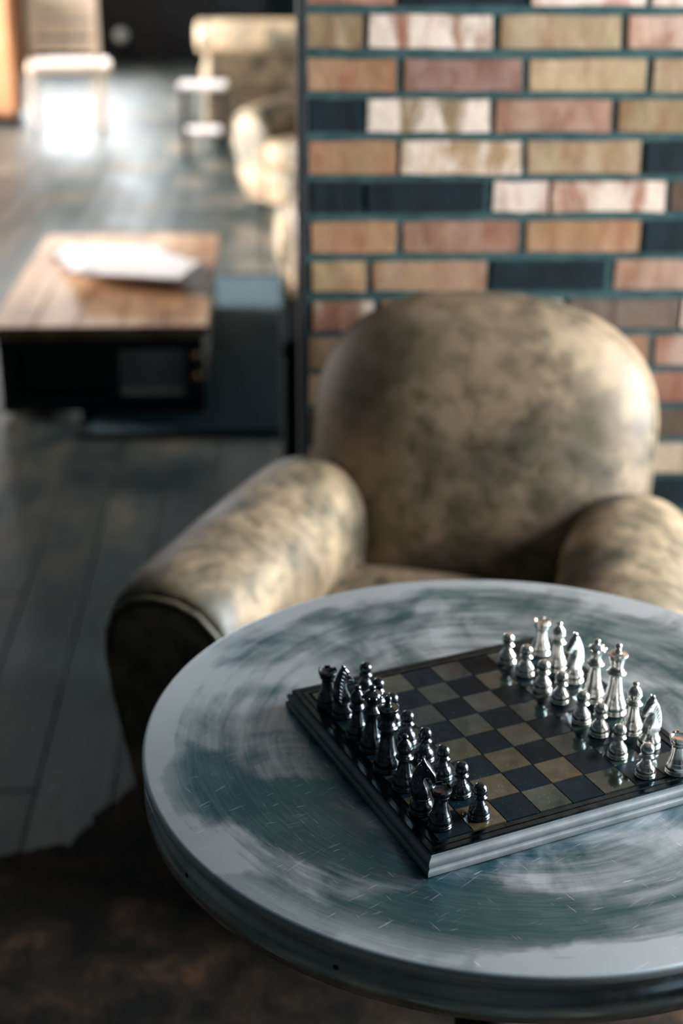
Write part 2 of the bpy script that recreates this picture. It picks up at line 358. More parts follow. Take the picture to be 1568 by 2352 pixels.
for i, (side, c, wd, z0, z1) in enumerate(WIN):
    e = empty('window_%d' % (i + 1), (0, 0, 0)); tag(e, 'tall window with black steel glazing bars', 'window', kind='structure')
    zc, h = (z0 + z1) / 2, z1 - z0; t = 0.045
    def bar(bm, du, dz, su, sz):
        if side == 'right': add_box(bm, (ROOM_X1 + 0.1, c + du, zc + dz), (t, su, sz))
        elif side == 'left': add_box(bm, (ROOM_X0 - 0.1, c + du, zc + dz), (t, su, sz))
        else: add_box(bm, (c + du, ROOM_Y1 + 0.1, zc + dz), (su, t, sz))
    for du, dz, su, sz in ((-wd / 2 + t / 2, 0, t, h), (wd / 2 - t / 2, 0, t, h), (0, h / 2 - t / 2, wd, t), (0, -h / 2 + t / 2, wd, t), (0, 0, t, h), (0, h * 0.18, wd, t)):
        bm = bmesh.new(); bar(bm, du, dz, su, sz); bm_obj('window_frame', bm, FRAMEM, e)
    for su in (-1, 1):
        bm = bmesh.new(); t = 0.006; bar(bm, su * wd / 4, 0, wd / 2 - 0.04, h - 0.08); bm_obj('pane', bm, GLASS, e); t = 0.045
    to_room(e)

# floorboards: each board in view is its own piece
bw, bl = 0.142, 2.3
boards = {}
cnt = 0
for i in range(-40, 9):
    x0 = i * bw; off = (i * 0.83) % bl
    j = 0
    y0 = 1.2 - off
    while y0 < 17.8:
        L = min(bl, 17.9 - y0); ym = y0 + L
        seen = (x0 + bw > -(0.262 * ym + 0.30) - 0.05 * ym) and (x0 < (-0.02 * y0 + 0.10) + (0.6 if y0 < 3 else 0)) and y0 + L > 1.5 and x0 > ROOM_X0
        if seen and cnt < 296:
            key = round(L, 2)
            if key not in boards:
                bm = bmesh.new(); add_box(bm, (0, 0, 0), (bw - 0.004, L - 0.004, 0.012), 0.0015, 1)
                o = bm_obj('floorboard', bm, FLOORM); boards[key] = o.data
            else:
                o = link(bpy.data.objects.new('floorboard', boards[key]))
            o.parent = fl; o.matrix_parent_inverse = fl.matrix_world.inverted()
            o.matrix_world = RM @ Matrix.Translation((x0 + bw / 2, y0 + L / 2, -0.006 + random.uniform(-0.0008, 0.0004)))
            cnt += 1
        y0 += L
print('boards', cnt)

# ------------------------------------------------------------------ brick wall
WA = 0.0543
WP = Vector((-0.0651, 2.6485, 0.0)); WT = Vector((math.cos(WA), math.sin(WA), 0)); WN = Vector((math.sin(WA), -math.cos(WA), 0))   # face towards the camera
def on_wall(px, py):
    d = ray(px, py); t = (WP - CAM).dot(WN) / d.dot(WN); p = CAM + d * t
    return (p - WP).dot(WT), p.z
WM = Matrix(((WT.x, -WN.x, 0, WP.x), (WT.y, -WN.y, 0, WP.y), (0, 0, 1, 0), (0, 0, 0, 1)))   # u along, v into the wall, z up
U0 = on_wall(702, 60)[0]; U1 = 2.25
bm = bmesh.new(); add_box(bm, ((U0 + U1) / 2, 0.006 + 0.065, ROOM_Z / 2), (U1 - U0, 0.13, ROOM_Z))
wb = bm_obj('wall_brick', bm, MORTAR); wb.matrix_world = WM
tag(wb, 'weathered multicoloured brick wall with grey mortar behind the armchair', 'wall', kind='structure')
def brick_mesh(seed):
    rnd = random.Random(seed); bm = bmesh.new(); bmesh.ops.create_cube(bm, size=1.0)
    bmesh.ops.subdivide_edges(bm, edges=[e for e in bm.edges if abs(e.verts[0].co.x - e.verts[1].co.x) > 0.5], cuts=3)
    for v in bm.verts:
        v.co.x += rnd.uniform(-0.008, 0.008); v.co.z += rnd.uniform(-0.03, 0.03)
        if v.co.y < 0: v.co.x *= 0.985; v.co.z *= 0.95; v.co.y += rnd.uniform(-0.02, 0.03)
    m = bpy.data.meshes.new('brick'); bmesh.ops.recalc_face_normals(bm, faces=bm.faces[:]); bm.to_mesh(m); bm.free(); m.materials.append(BRICK); return m
BMS = [brick_mesh(s) for s in range(8)]
TAN, OLV, ORG, RED, PUR, DRK, BRN, PNK = (0.41, 0.285, 0.16), (0.335, 0.245, 0.14), (0.40, 0.235, 0.133), (0.32, 0.17, 0.11), (0.25, 0.125, 0.093), (0.006, 0.016, 0.022), (0.10, 0.07, 0.05), (0.62, 0.48, 0.41)
rows = [  # (top px at x=900, bottom px, [(x0, x1, colour, whitewash)])
 (-62, 12, [(705, 908, RED, 0), (916, 1213, DRK, 0), (1222, 1488, PNK, .9), (1500, 1790, PNK, .8)]),
 (32, 113, [(705, 834, OLV, 0), (847, 1133, RED, 1), (1150, 1428, OLV, .1), (1441, 1720, RED, .4)]),
 (134, 212, [(706, 911, ORG, 0), (926, 1200, PUR, .15), (1215, 1484, TAN, .1), (1501, 1770, OLV, .1)]),
 (227, 306, [(712, 834, DRK, 0), (844, 1127, OLV, 1), (1138, 1406, RED, .15), (1419, 1690, OLV, 0)]),
 (323, 403, [(708, 911, ORG, 0), (921, 1199, TAN, .9), (1210, 1472, OLV, .1), (1481, 1740, DRK, 0)]),
 (416, 490, [(713, 829, DRK, 0), (842, 1114, DRK, 0), (1132, 1258, PNK, .8), (1266, 1529, RED, .8), (1538, 1800, BRN, 0)]),
 (508, 583, [(714, 912, ORG, 0), (924, 1194, RED, .1), (1208, 1471, ORG, 0), (1479, 1740, DRK, 0)]),
 (600, 671, [(716, 841, TAN, 0), (855, 1119, ORG, .15), (1128, 1391, DRK, 0), (1412, 1672, RED, .2)]),
 (690, 761, [(719, 860, RED, .8), (874, 1130, ORG, 0), (1144, 1291, PNK, .5), (1303, 1560, BRN, .1), (1566, 1820, PNK, .6)])]
RB = random.Random(3)
PAL = [TAN, OLV, ORG, RED, PUR, DRK, BRN, ORG, RED, BRN]
def add_brick(u0, u1, z0, z1, col, ww):
    o = bpy.data.objects.new('brick', RB.choice(BMS)); link(o, wb)
    o.location = ((u0 + u1) / 2, 0.025 + RB.uniform(-0.002, 0.0015), (z0 + z1) / 2)
    o.scale = (u1 - u0, 0.05, z1 - z0); o.rotation_euler = (0, RB.uniform(-0.006, 0.006), 0)
    j = RB.uniform(0.68, 0.86); o.color = (col[0] * j, col[1] * j, col[2] * j, ww)
zlast = 0
for yt, yb, bs in rows:
    for x0, x1, col, ww in bs:
        u0 = on_wall(x0, (yt + yb) / 2)[0]; u1 = on_wall(x1, (yt + yb) / 2)[0]
        z1 = on_wall(900, yt)[1]; z0 = on_wall(900, yb)[1]; add_brick(u0, u1, z0, z1, col, ww)
    u = u1 + 0.011; zlast = z0
    while u < U1 - 0.05:
        add_brick(u, min(u + 0.214, U1), z0, z1, RB.choice(PAL), RB.choice((0, 0, .2, .8))); u += 0.225
ZTOP = on_wall(900, -62)[1]
hand = {0: RED, 1: RED, 2: BRN, 3: OLV, 4: DRK, 5: OLV}
k = 0; z1 = zlast - 0.0115
while z1 > 0.07:
    z0 = z1 - 0.0635; u = U0 + 0.004 - (0.112 if k % 2 else 0.0)
    while u < U1 - 0.05:
        ub = max(u, U0 + 0.004)
        if u + 0.214 - ub > 0.03: add_brick(ub, min(u + 0.214, U1), z0, z1, hand.get(k, DRK) if 0.45 < u < 0.85 and k in hand else RB.choice(PAL), RB.choice((0, 0, 0, .3)))
        u += 0.225
    z1 = z0 - 0.0115; k += 1
# courses above the picture: one piece
bm = bmesh.new(); z0 = ZTOP + 0.0115; k = 0
while z0 < ROOM_Z - 0.07:
    u = U0 + 0.004 - (0.112 if k % 2 else 0.0)
    while u < U1 - 0.05:
        ub = max(u, U0 + 0.004); ue = min(u + 0.214, U1)
        if ue - ub > 0.03: add_box(bm, ((ub + ue) / 2, 0.025, z0 + 0.032), (ue - ub, 0.05, 0.0635))
        u += 0.225
    z0 += 0.075; k += 1
ub_ = bm_obj('upper_brick_courses', bm, BRICK, wb); ub_.color = (*RED, 0.3); ub_['kind'] = 'stuff'
# black steel post capping the wall end
pu = on_wall(684, 300)[0]
tr = box('trim_1', ((pu + U0 + 0.002) / 2, 0.055, ROOM_Z / 2), (U0 + 0.002 - pu, 0.16, ROOM_Z), IRON, None, 0.002); tr.matrix_world = WM
tag(tr, 'narrow black steel post capping the end of the brick wall', 'post', kind='structure')

# ------------------------------------------------------------------ armchair
def ring_scale(pts, s, cx, cz, y): return [((x - cx) * s + cx, y, (z - cz) * s + cz) for x, z in pts]
def make_armchair():
    root = empty('armchair', (0, 0, 0))
    ARM = [(.050, .07), (.066, .16), (.088, .28), (.108, .38), (.118, .46), (.115, .52), (.098, .565), (.066, .593), (.025, .605), (-.02, .604), (-.062, .588), (-.094, .555), (-.111, .51), (-.114, .46), (-.11, .38), (-.105, .28), (-.10, .16), (-.095, .07)]
    for s in (-1, 1):
        prof = [(s * x, z) for x, z in ARM]
        cz = .36
        rings = []
        for y, k, dz in ((.33, .80, .0), (.325, .92, .0), (.29, .99, .0), (.2, 1.0, .0), (0, 1.0, -.004), (-.13, 1.0, -.012), (-.205, 1.0, -.018), (-.232, .975, -.022), (-.245, .93, -.024), (-.242, .89, -.024)):
            rings.append([(x, y2, z + (dz - .03) * (z / .6)) for x, y2, z in ring_scale(prof, k, 0, cz, y)])
        a = loft('arm', rings, LEATHER, root)
        subsurf(a, 2)
        fr = [[(x, y2, z - .054 * z / .6) for x, y2, z in ring_scale(prof, k, 0, cz, y)] for y, k in ((-.22, .86), (-.250, .86), (-.256, .82), (-.258, .6))]
        p = loft('arm_front_panel', fr, LEATHER, a); subsurf(p, 1)
        tube('piping', [(x, y2, z - .054 * z / .6) for x, y2, z in ring_scale(prof, .885, 0, cz, -.249)], .005, LEATHER, a, True)
        a.location = (s * .311, 0, 0); a.rotation_euler = (0, 0, s * math.radians(6))
    # back
    out = []
    nn = 44
    for k in range(nn + 1):
        t = PI * k / nn; c_, s_ = math.cos(t), math.sin(t)
        out.append((.306 * math.copysign(abs(c_) ** .83, c_), .635 + .238 * abs(s_) ** .83))
    side = [(-.306, .58), (-.303, .50), (-.295, .40), (-.283, .28), (-.265, .20)]
    out = out + side + [(0.0, .19)] + [(-x, z) for x, z in reversed(side)]
    pr = ((.125, .86), (.12, .95), (.10, .985), (.06, 1.0), (.02, 1.0), (0, .995), (-.008, .98), (-.020, .955), (-.040, .89), (-.064, .77), (-.082, .6), (-.093, .4), (-.098, .2))
    bk = loft('backrest', [ring_scale(out, k, 0, .54, y) for y, k in pr], LEATHER, root); subsurf(bk, 1)
    tube('piping', ring_scale(out, .99, 0, .54, -.001), .0022, LEATHER, bk, True)
    bk.location = (0, .265, 0); bk.rotation_euler = (math.radians(-9), 0, 0)
    # seat and base
    def cushion(name, c, sz, r, m, bulge=.02):
        bm = bmesh.new(); add_box(bm, (0, 0, 0), sz, r, 4)
        bmesh.ops.subdivide_edges(bm, edges=[e for e in bm.edges if e.calc_length() > .15], cuts=4, use_grid_fill=True)
        for v in bm.verts:
            fx, fy = 1 - (2 * v.co.x / sz[0]) ** 2, 1 - (2 * v.co.y / sz[1]) ** 2
            if v.co.z > 0: v.co.z += bulge * max(fx, 0) ** .5 * max(fy, 0) ** .5
        o = bm_obj(name, bm, m, root, True); o.location = c; return o
    cushion('seat_cushion', (0, -.025, .325), (.47, .56, .15), .045, LEATHER)
    cushion('seat_base', (0, -.005, .16), (.47, .56, .185), .02, LEATHER, 0)
    for x, y in ((-.30, -.17), (.30, -.17), (-.27, .26), (.27, .26)):
        g = lathe('leg', [(.016, 0), (.018, .002), (.026, .09), (.027, .10)], WOOD_D, root, 16); g.location = (x, y, 0)
    return root
chair = make_armchair()
chair.location = (0.135, 2.025, 0.0105); chair.rotation_euler = (0, 0, math.radians(-17))
tag(chair, 'worn olive brown leather armchair standing before the brick wall at the round table', 'armchair')

# ------------------------------------------------------------------ round table
TC = Vector((0.1623, 1.2268, 0)); TR = 0.3574
tb = empty('round_table', TC); tag(tb, 'round metal topped pedestal table with scuffed grey top carrying the chessboard', 'table')
lathe('table_top', [(0, .034), (TR - .012, .034), (TR - .012, .04), (TR - .004, .04), (TR - .0012, .0392), (TR, .0372), (TR, .036)][1:] and
      [(TR - .02, .030), (TR - .001, .030), (TR, .0325), (TR, .0362), (TR - .0006, .0382), (TR - .0022, .0396), (TR - .0045, .04), (.3, .04), (.15, .04), (0, .04)], ZINC, tb, 160).location = (0, 0, TABZ - .04)
lathe('rim_band', [(TR - .03, -.008), (TR - .003, -.008), (TR - .0012, -.0065), (TR - .0008, .0), (TR - .0008, .0305), (TR - .02, .0305)], RIM, tb, 160).location = (0, 0, TABZ - .04)
lathe('under_board', [(.0, -.03), (.25, -.03), (.262, -.024), (.262, .02), (0, .02)], IRON, tb, 64).location = (0, 0, TABZ - .04)
lathe('pedestal', [(.05, .03), (.05, .1), (.036, .14), (.033, .55), (.045, .62), (.09, .66)], IRON, tb, 32)
lathe('foot_plate', [(.0, .011), (.235, .011), (.24, .015), (.236, .022), (.09, .04), (.05, .05), (0, .05)], IRON, tb, 64)
for a in (-2.05, -2.55, -1.2, 2.6):
    s = lathe('rivet', [(.0028, 0), (.0024, .0006), (0, .001)], GROOVE, tb, 10)
    s.location = ((TR - .0009) * math.cos(a), (TR - .0009) * math.sin(a), TABZ - .026); s.rotation_euler = (Vector((math.cos(a), math.sin(a), 0)).to_track_quat('Z', 'Y')).to_euler()

# ------------------------------------------------------------------ chessboard
SQ = 0.03408; BT = 0.0195
BC = Vector((0.1514, 1.1983, TABZ)); BA = math.radians(-65.12)   # local x runs along the ranks, local y from dark to silver
cb = empty('chess_board', BC, BA); tag(cb, 'gunmetal framed chessboard with olive and black stone squares on the round table', 'chessboard')
HB = 4.42 * SQ
MOULD = m_metal('moulding_metal', (0.135, 0.158, 0.17), (0.22, 0.245, 0.258), 0.36, 0.44, 40, 0.2)
MPROF = [(-.006, .0004), (.0052, .0004), (.0058, .001), (.0058, .0052), (.0053, .0060), (.0042, .0064), (.0034, .0070), (.0034, .0082), (.0040, .0090), (.0046, .0104), (.0047, .0122), (.0043, .0138), (.0033, .0150), (.0018, .0156), (.0008, .0160), (.0006, .0168), (.0006, .0185), (-.001, .0190), (-.006, .0190)]
for k in range(4):                            # four mitred lengths of moulding round the board
    e0 = [(-(HB + d), -(HB + d), z) for d, z in MPROF]; e1 = [((HB + d), -(HB + d), z) for d, z in MPROF]
    o = loft('moulding', [e0, e1], MOULD, cb); o.rotation_euler = (0, 0, k * PI / 2)
    o.data.polygons.foreach_set('use_smooth', [True] * len(o.data.polygons)); o.data.set_sharp_from_angle(angle=math.radians(50))
def frame_ring(name, h0, h1, z0, z1, m_):
    def q(h, z): return [(-h, -h, z), (h, -h, z), (h, h, z), (-h, h, z)]
    return loft(name, [q(h0, z0), q(h1, z0), q(h1, z1 - .0004), q(h1 - .0004, z1), q(h0 + .0004, z1), q(h0, z1 - .0004), q(h0, z0)], m_, cb, False, False, True, False)
frame_ring('border', 4.06 * SQ, HB - .0068, .0150, .0203, BOARDM)
frame_ring('border_groove', HB - .0068, HB - .0056, .0150, .0196, GROOVE)
frame_ring('outer_border', HB - .0056, HB + .0004, .0150, .0205, BOARDM)
box('bed', (0, 0, .0165), (8.06 * SQ, 8.06 * SQ, .004), GROOVE, cb)
tm = {}
for kind, m_ in (('L', TILE_L), ('D', TILE_D)):
    bm = bmesh.new(); add_box(bm, (0, 0, 0), (SQ - .0005, SQ - .0005, .003), .0003, 1); me = bpy.data.meshes.new('tile'); bmesh.ops.recalc_face_normals(bm, faces=bm.faces[:]); bm.to_mesh(me); bm.free(); me.materials.append(m_); tm[kind] = me
for u in range(8):
    for v in range(8):
        o = link(bpy.data.objects.new('tile', tm['L' if (u + v) % 2 == 0 else 'D']), cb); o.location = ((u - 3.5) * SQ, (v - 3.5) * SQ, BT - .0015 + .0008)
TOPZ = TABZ + BT + .0008

# ------------------------------------------------------------------ chess pieces (profiles in millimetres)
FOOT = lambda r: [(0, 0), (r * .96, 0), (r, .7), (r, 1.5), (r * .95, 2.1), (r * .93, 2.5), (r * .985, 3.0), (r * .985, 3.7), (r * .93, 4.3)]
P_PAWN = FOOT(10) + [(8.7, 4.9), (9.2, 6.2), (9.0, 8.2), (8.0, 10.4), (6.6, 12.2), (5.3, 13.3), (5.5, 13.7), (5.3, 14.1), (4.3, 16), (3.7, 18.4), (3.7, 19.9), (4.2, 20.2), (6.6, 20.4), (7.1, 20.9), (6.9, 21.5), (5.4, 22.2), (5.5, 22.8), (5.0, 23.2), (4.7, 23.7), (5.7, 24.8), (6.5, 26.6), (6.6, 28.6), (5.9, 31), (4.3, 33), (2.2, 34), (0, 34.2)]
P_ROOK = FOOT(11) + [(10.0, 4.9), (10.3, 6.2), (10.0, 8.6), (9.1, 11.2), (8.7, 11.8), (8.9, 12.2), (8.4, 12.7), (7.2, 17), (6.3, 22), (5.9, 27), (6.1, 29.6), (7.6, 30.4), (7.8, 31.2), (7.4, 31.8), (8.0, 32.6), (8.9, 34.6), (9.2, 36.6), (9.2, 37.3), (8.0, 37.3), (7.6, 36.5), (5.5, 35.6), (0, 35.2)]
P_BISH = FOOT(11.3) + [(10.2, 4.9), (10.7, 6.4), (10.4, 9), (9.2, 12), (8.2, 13.8), (8.4, 14.3), (7.8, 14.9), (6.3, 20), (5.2, 26), (4.9, 30.5), (5.3, 31.3), (8.0, 31.7), (8.5, 32.3), (8.2, 33.0), (6.6, 33.6), (6.9, 34.4), (5.9, 35.2), (5.6, 36), (4.8, 36.8), (6.2, 38.4), (7.2, 41), (7.1, 43.8), (6.0, 47), (4.0, 49.6), (2.3, 50.8), (2.0, 51.4), (3.1, 52.4), (3.2, 54), (2.2, 55.4), (0, 56)]
P_QUEEN = FOOT(12.2) + [(11.1, 4.9), (11.6, 6.4), (11.3, 9.6), (10.0, 13), (9.0, 15), (9.2, 15.6), (8.6, 16.2), (7.2, 22), (5.9, 31), (5.4, 39.5), (6.0, 40.4), (8.6, 40.8), (9.1, 41.5), (8.7, 42.3), (7.0, 43), (7.3, 43.9), (6.2, 44.8), (5.9, 46), (4.9, 47), (5.2, 50), (6.4, 53.5), (8.2, 56), (8.9, 57.2), (8.9, 58.4), (8.0, 59.8), (5.6, 62), (3.0, 63.4), (2.2, 64), (3.1, 65.2), (3.3, 66.8), (2.4, 68.4), (0, 69)]
P_KING = FOOT(12.6) + [(11.5, 4.9), (12.0, 6.4), (11.7, 9.8), (10.3, 13.6), (9.3, 15.8), (9.5, 16.4), (8.9, 17), (7.5, 23), (6.1, 32), (5.6, 40.5), (6.2, 41.4), (9.0, 41.8), (9.5, 42.5), (9.1, 43.4), (7.3, 44.1), (7.7, 45.1), (6.6, 46), (6.2, 47.2), (5.6, 48), (6.1, 51), (7.2, 56), (8.8, 60), (9.5, 61.2), (9.4, 62), (8.6, 62.1), (3.4, 63.2), (2.9, 64), (3.2, 64.7), (2.6, 65.4), (3.0, 66.1), (2.3, 66.9), (2.1, 67.6), (2.9, 68.6), (3.3, 70.2), (2.9, 71.8), (1.7, 73), (0, 73.4)]
P_KBASE = FOOT(11.2) + [(10.1, 4.9), (10.7, 6.6), (10.3, 9.2), (8.9, 11.8), (7.6, 13.2), (7.4, 14.2), (7.9, 14.9), (7.4, 15.5), (0, 15.6)]
MM = .001
def prof_obj(name, p, m, parent=None): return lathe(name, p, m, parent, 40, MM * (1.05 if p is P_KING else 1.0))
HORSE = [(-6.5, 15), (-8.4, 19), (-9.3, 24), (-9.4, 29.5), (-8.6, 35), (-7.0, 40.5), (-4.8, 45.5), (-2.2, 49.5), (-.6, 52.3), (.1, 55.2), (1.5, 54.3), (2.6, 52.2), (4.2, 50.2), (6.8, 46.8), (9.2, 43.0), (11.2, 39.9), (11.9, 37.6), (11.2, 35.4), (9.4, 34.7), (8.4, 35.4), (7.4, 36.4), (5.0, 37.6), (3.0, 37.4), (1.8, 35.6), (2.0, 32.4), (3.4, 28.4), (5.2, 24.4), (6.3, 20), (6.0, 15)]
def horse_mesh(name, m):
    cu = bpy.data.curves.new('h', 'CURVE'); cu.dimensions = '2D'; cu.fill_mode = 'BOTH'
    cu.extrude = 3.6; cu.bevel_depth = 2.2; cu.bevel_resolution = 3; cu.offset = -2.0; cu.resolution_u = 4
    s = cu.splines.new('BEZIER'); s.bezier_points.add(len(HORSE) - 1); s.use_cyclic_u = True
    for b, (x, z) in zip(s.bezier_points, HORSE):
        b.co = (x, z, 0); b.handle_left_type = b.handle_right_type = 'AUTO'
    t = bpy.data.objects.new('tmp', cu); COL.objects.link(t)
    me = bpy.data.meshes.new_from_object(t.evaluated_get(bpy.context.evaluated_depsgraph_get()))
    bpy.data.objects.remove(t); bpy.data.curves.remove(cu)
    for v in me.vertices:                     # curve plane to upright; the neck is thicker than the head
        x, z, y = v.co
        th = 1.0 if z < 22 else (1.0 - .28 * min((z - 22) / 18, 1))
        if x > 4 and z > 33: th *= 1 - .28 * min((x - 4) / 7, 1)
        if z > 49: th *= max(.3, 1 - (z - 49) / 9)
        v.co = (x * MM, y * th * MM, z * MM)
    me.name = name; me.materials.clear(); me.materials.append(m)
    me.polygons.foreach_set('use_smooth', [True] * len(me.polygons)); return me
def make_piece(kind, m, name):
    root = empty(name, (0, 0, 0))
    if kind == 'pawn': prof_obj('body', P_PAWN, m, root)
    elif kind == 'rook':
        prof_obj('body', P_ROOK, m, root)
        for k in range(5):
            a0 = 2 * PI * k / 5 + .2; vs, fs = [], []
            for q in range(5):
                a = a0 + q * .17
                for r, z in ((7.7, 36.9), (9.2, 36.9), (9.25, 39.4), (7.9, 39.4)): vs.append((r * MM * math.cos(a), r * MM * math.sin(a), z * MM))
            for q in range(4):
                for c in range(4): fs.append((q * 4 + c, q * 4 + (c + 1) % 4, q * 4 + 4 + (c + 1) % 4, q * 4 + 4 + c))
            fs += [(3, 2, 1, 0), (16, 17, 18, 19)]
            bm = bmesh.new(); bv = [bm.verts.new(v) for v in vs]; [bm.faces.new([bv[i] for i in f]) for f in fs]; bm_obj('merlon', bm, m, root)
    elif kind == 'bishop':
        prof_obj('body', P_BISH, m, root)
        g = tube('mitre_slit', [(7.15 * MM * math.cos(a), 7.15 * MM * math.sin(a), (42.4 + 1.2 * math.cos(a)) * MM) for a in [2 * PI * k / 32 for k in range(32)]], .00032, m, root, True)
    elif kind == 'queen':
        prof_obj('body', P_QUEEN, m, root)
        for k in range(8):
            a = 2 * PI * k / 8
            s = lathe('crown_point', [(0, -2.1), (1.5, -1.5), (2.1, 0), (1.5, 1.5), (0, 2.1)], m, root, 10, MM); s.location = (8.6 * MM * math.cos(a), 8.6 * MM * math.sin(a), 57.8 * MM)
    elif kind == 'king': prof_obj('body', P_KING, m, root)
    elif kind == 'knight':
        prof_obj('base', P_KBASE, m, root)
        h = link(bpy.data.objects.new('horse_head', horse_mesh('horse_head', m)), root)
        for s in (-1, 1):
            for k in range(9):
                f = k / 8
                x, z = -9.0 + 6.6 * f ** 2.0 + .6 * math.sin(f * 3), 20 + 28 * f
                tube('mane_lock', [((x + .2) * MM, s * (4.6 - 1.4 * f) * MM, (z + 2.5) * MM), ((x + 2.0) * MM, s * (5.85 - 1.9 * f) * MM, (z + .6) * MM), ((x + 4.6) * MM, s * (5.7 - 1.9 * f) * MM, (z - 3.6) * MM)], .00045, m, h)
            e = lathe('eye', [(0, -1), (.8, -.6), (1, 0), (.8, .6), (0, 1)], m, h, 10, MM); e.location = (4.3 * MM, s * 3.7 * MM, 45.2 * MM)
            nsl = lathe('nostril', [(0, -.6), (.6, 0), (0, .6)], GROOVE, h, 8, MM); nsl.location = (10.4 * MM, s * 2.2 * MM, 38.4 * MM)
            ea = lathe('ear', [(1.3, 0), (1.0, 2), (.4, 3.8), (0, 4.4)], m, h, 10, MM); ea.location = (.2 * MM, s * 1.9 * MM, 51.4 * MM); ea.rotation_euler = (s * -.25, .25, 0)
    return root
ORD = {'dark': ['rook', 'knight', 'bishop', 'queen', 'king', 'bishop', 'knight', 'rook'],
       'silver': ['rook', 'bishop', 'knight', 'queen', 'king', 'bishop', 'knight', 'rook']}
POSP = {('dark', 0): [(752, 1617), (787, 1642), (820, 1690), (853, 1719), (888, 1764), (927, 1808), (967, 1863), (1010, 1896)],
        ('dark', 1): [(839, 1590), (867, 1627), (899, 1662), (934, 1704), (974, 1744), (1015, 1785), (1057, 1825), (1099, 1875)],
        ('silver', 0): [(1240, 1499), (1277, 1536), (1315, 1562), (1360, 1606), (1407, 1634), (1449, 1681), (1489, 1712), (1552, 1772)],
        ('silver', 1): [(1164, 1520), (1206, 1548), (1245, 1584), (1286, 1611), (1334, 1657), (1375, 1686), (1417, 1736), (1481, 1780)]}
NEAR, FAR = 'far from the armchair', 'beside the armchair'
def which(side, i):
    k = ORD[side][i]
    if k in ('queen', 'king'): return k
    if k == 'rook': return 'rook on the corner nearer the armchair' if i == 0 else 'rook on the corner away from the armchair'
    other = {('dark', 1): 'knight between rook and bishop, nearer the armchair', ('dark', 2): 'bishop between knight and queen', ('dark', 5): 'bishop between king and knight', ('dark', 6): 'knight beside the rook away from the armchair',
             ('silver', 1): 'bishop between rook and knight', ('silver', 2): 'knight between bishop and queen', ('silver', 5): 'bishop between king and knight', ('silver', 6): 'knight between bishop and rook'}
    return other[(side, i)]
MATS = {'dark': DARKM, 'silver': SILVER}
CNAME = {'dark': 'dark bronze', 'silver': 'polished silver'}
KROT = {('dark', 1): 8, ('dark', 6): -38, ('silver', 2): 12, ('silver', 6): 6}
done = {}
for side in ('dark', 'silver'):
    fwd_ang = BA + PI / 2 if side == 'dark' else BA - PI / 2
    for rank in (0, 1):
        for i, (px, py) in enumerate(POSP[(side, rank)]):
            kind = ORD[side][i] if rank == 0 else 'pawn'
            if (side, kind) in done: o = copy_tree(done[(side, kind)])
            else: o = make_piece(kind, MATS[side], 'chess_' + kind); done[(side, kind)] = o
            p = at_z(px, py, TOPZ); o.location = p
            o.rotation_euler = (0, 0, fwd_ang + math.radians(KROT.get((side, i), 0) if kind == 'knight' else random.uniform(-40, 40)))
            if kind == 'pawn': tag(o, '%s chess pawn in front of the %s' % (CNAME[side], which(side, i)), 'chess piece', '%s chess pieces' % side)
            else: tag(o, '%s chess %s' % (CNAME[side], which(side, i)) + (' with flared crown and round finial' if kind == 'king' else ' with beaded crown' if kind == 'queen' else ''), 'chess piece', '%s chess pieces' % side)

# ------------------------------------------------------------------ cowhide under the round table
pts = [(0, 1968), (95, 1952), (165, 1942), (195, 1912), (222, 1872), (265, 1838), (330, 1792)]
edge = [at_z(x, y, .003) for x, y in pts]
edge = [Vector((-1.0, 1.05, .003)), Vector((-.95, 1.55, .003)), Vector((-.82, 1.9, .003))] + edge + [Vector((-.3, 2.33, .003)), Vector((-.1, 2.42, .003)), Vector((.2, 2.4, .003)), Vector((.55, 2.45, .003)), Vector((.75, 2.2, .003)), Vector((1.1, 2.0, .003)), Vector((1.2, 1.4, .003)), Vector((1.0, .9, .003)), Vector((1.15, .5, .003)), Vector((.7, .2, .003)), Vector((.1, .3, .003)), Vector((-.4, .15, .003)), Vector((-.75, .4, .003)), Vector((-.7, .8, .003))]
ed = []
for i in range(len(edge)):
    a, b = edge[i], edge[(i + 1) % len(edge)]
    for q in range(5):
        p = a.lerp(b, q / 5); ed.append(p + Vector((random.uniform(-.008, .008), random.uniform(-.008, .008), 0)))
cen = Vector((.1, 1.25, 0))
bm = bmesh.new(); lo = [bm.verts.new((p.x, p.y, 0.0003)) for p in ed]; hi = [bm.verts.new((p.x, p.y, 0.006)) for p in ed]
bm.faces.new(hi); bm.faces.new(list(reversed(lo)))
for i in range(len(ed)): bm.faces.new((lo[i], lo[(i + 1) % len(ed)], hi[(i + 1) % len(ed)], hi[i]))
bmesh.ops.triangulate(bm, faces=[f for f in bm.faces if len(f.verts) > 4])
hd = bm_obj('cowhide_rug', bm, HIDE); tag(hd, 'dark brown cowhide rug lying under the round table', 'rug')
vs, fs = [], []
def inside(x, y):
    c = False
    for i in range(len(edge)):
        a, b = edge[i], edge[i - 1]
        if (a.y > y) != (b.y > y) and x < (b.x - a.x) * (y - a.y) / (b.y - a.y) + a.x: c = not c
    return c
k = 0
while k < 16000:
    x, y = random.uniform(-1.0, 1.0), random.uniform(.7, 2.35)
    if not inside(x, y) or (x - .16) ** 2 + (y - 1.23) ** 2 < .25 ** 2: continue
    a = random.gauss(-1.2, .5); L = random.uniform(.008, .02); wv = Vector((-math.sin(a), math.cos(a), 0)) * .0012
    p = Vector((x, y, .005)); n0 = len(vs); vs += [p - wv, p + wv, p + Vector((math.cos(a) * L, math.sin(a) * L, .0045))]; fs.append((n0, n0 + 1, n0 + 2)); k += 1
f_ = mesh_obj('fur', vs, fs, HIDE, hd, False); f_['kind'] = 'stuff'

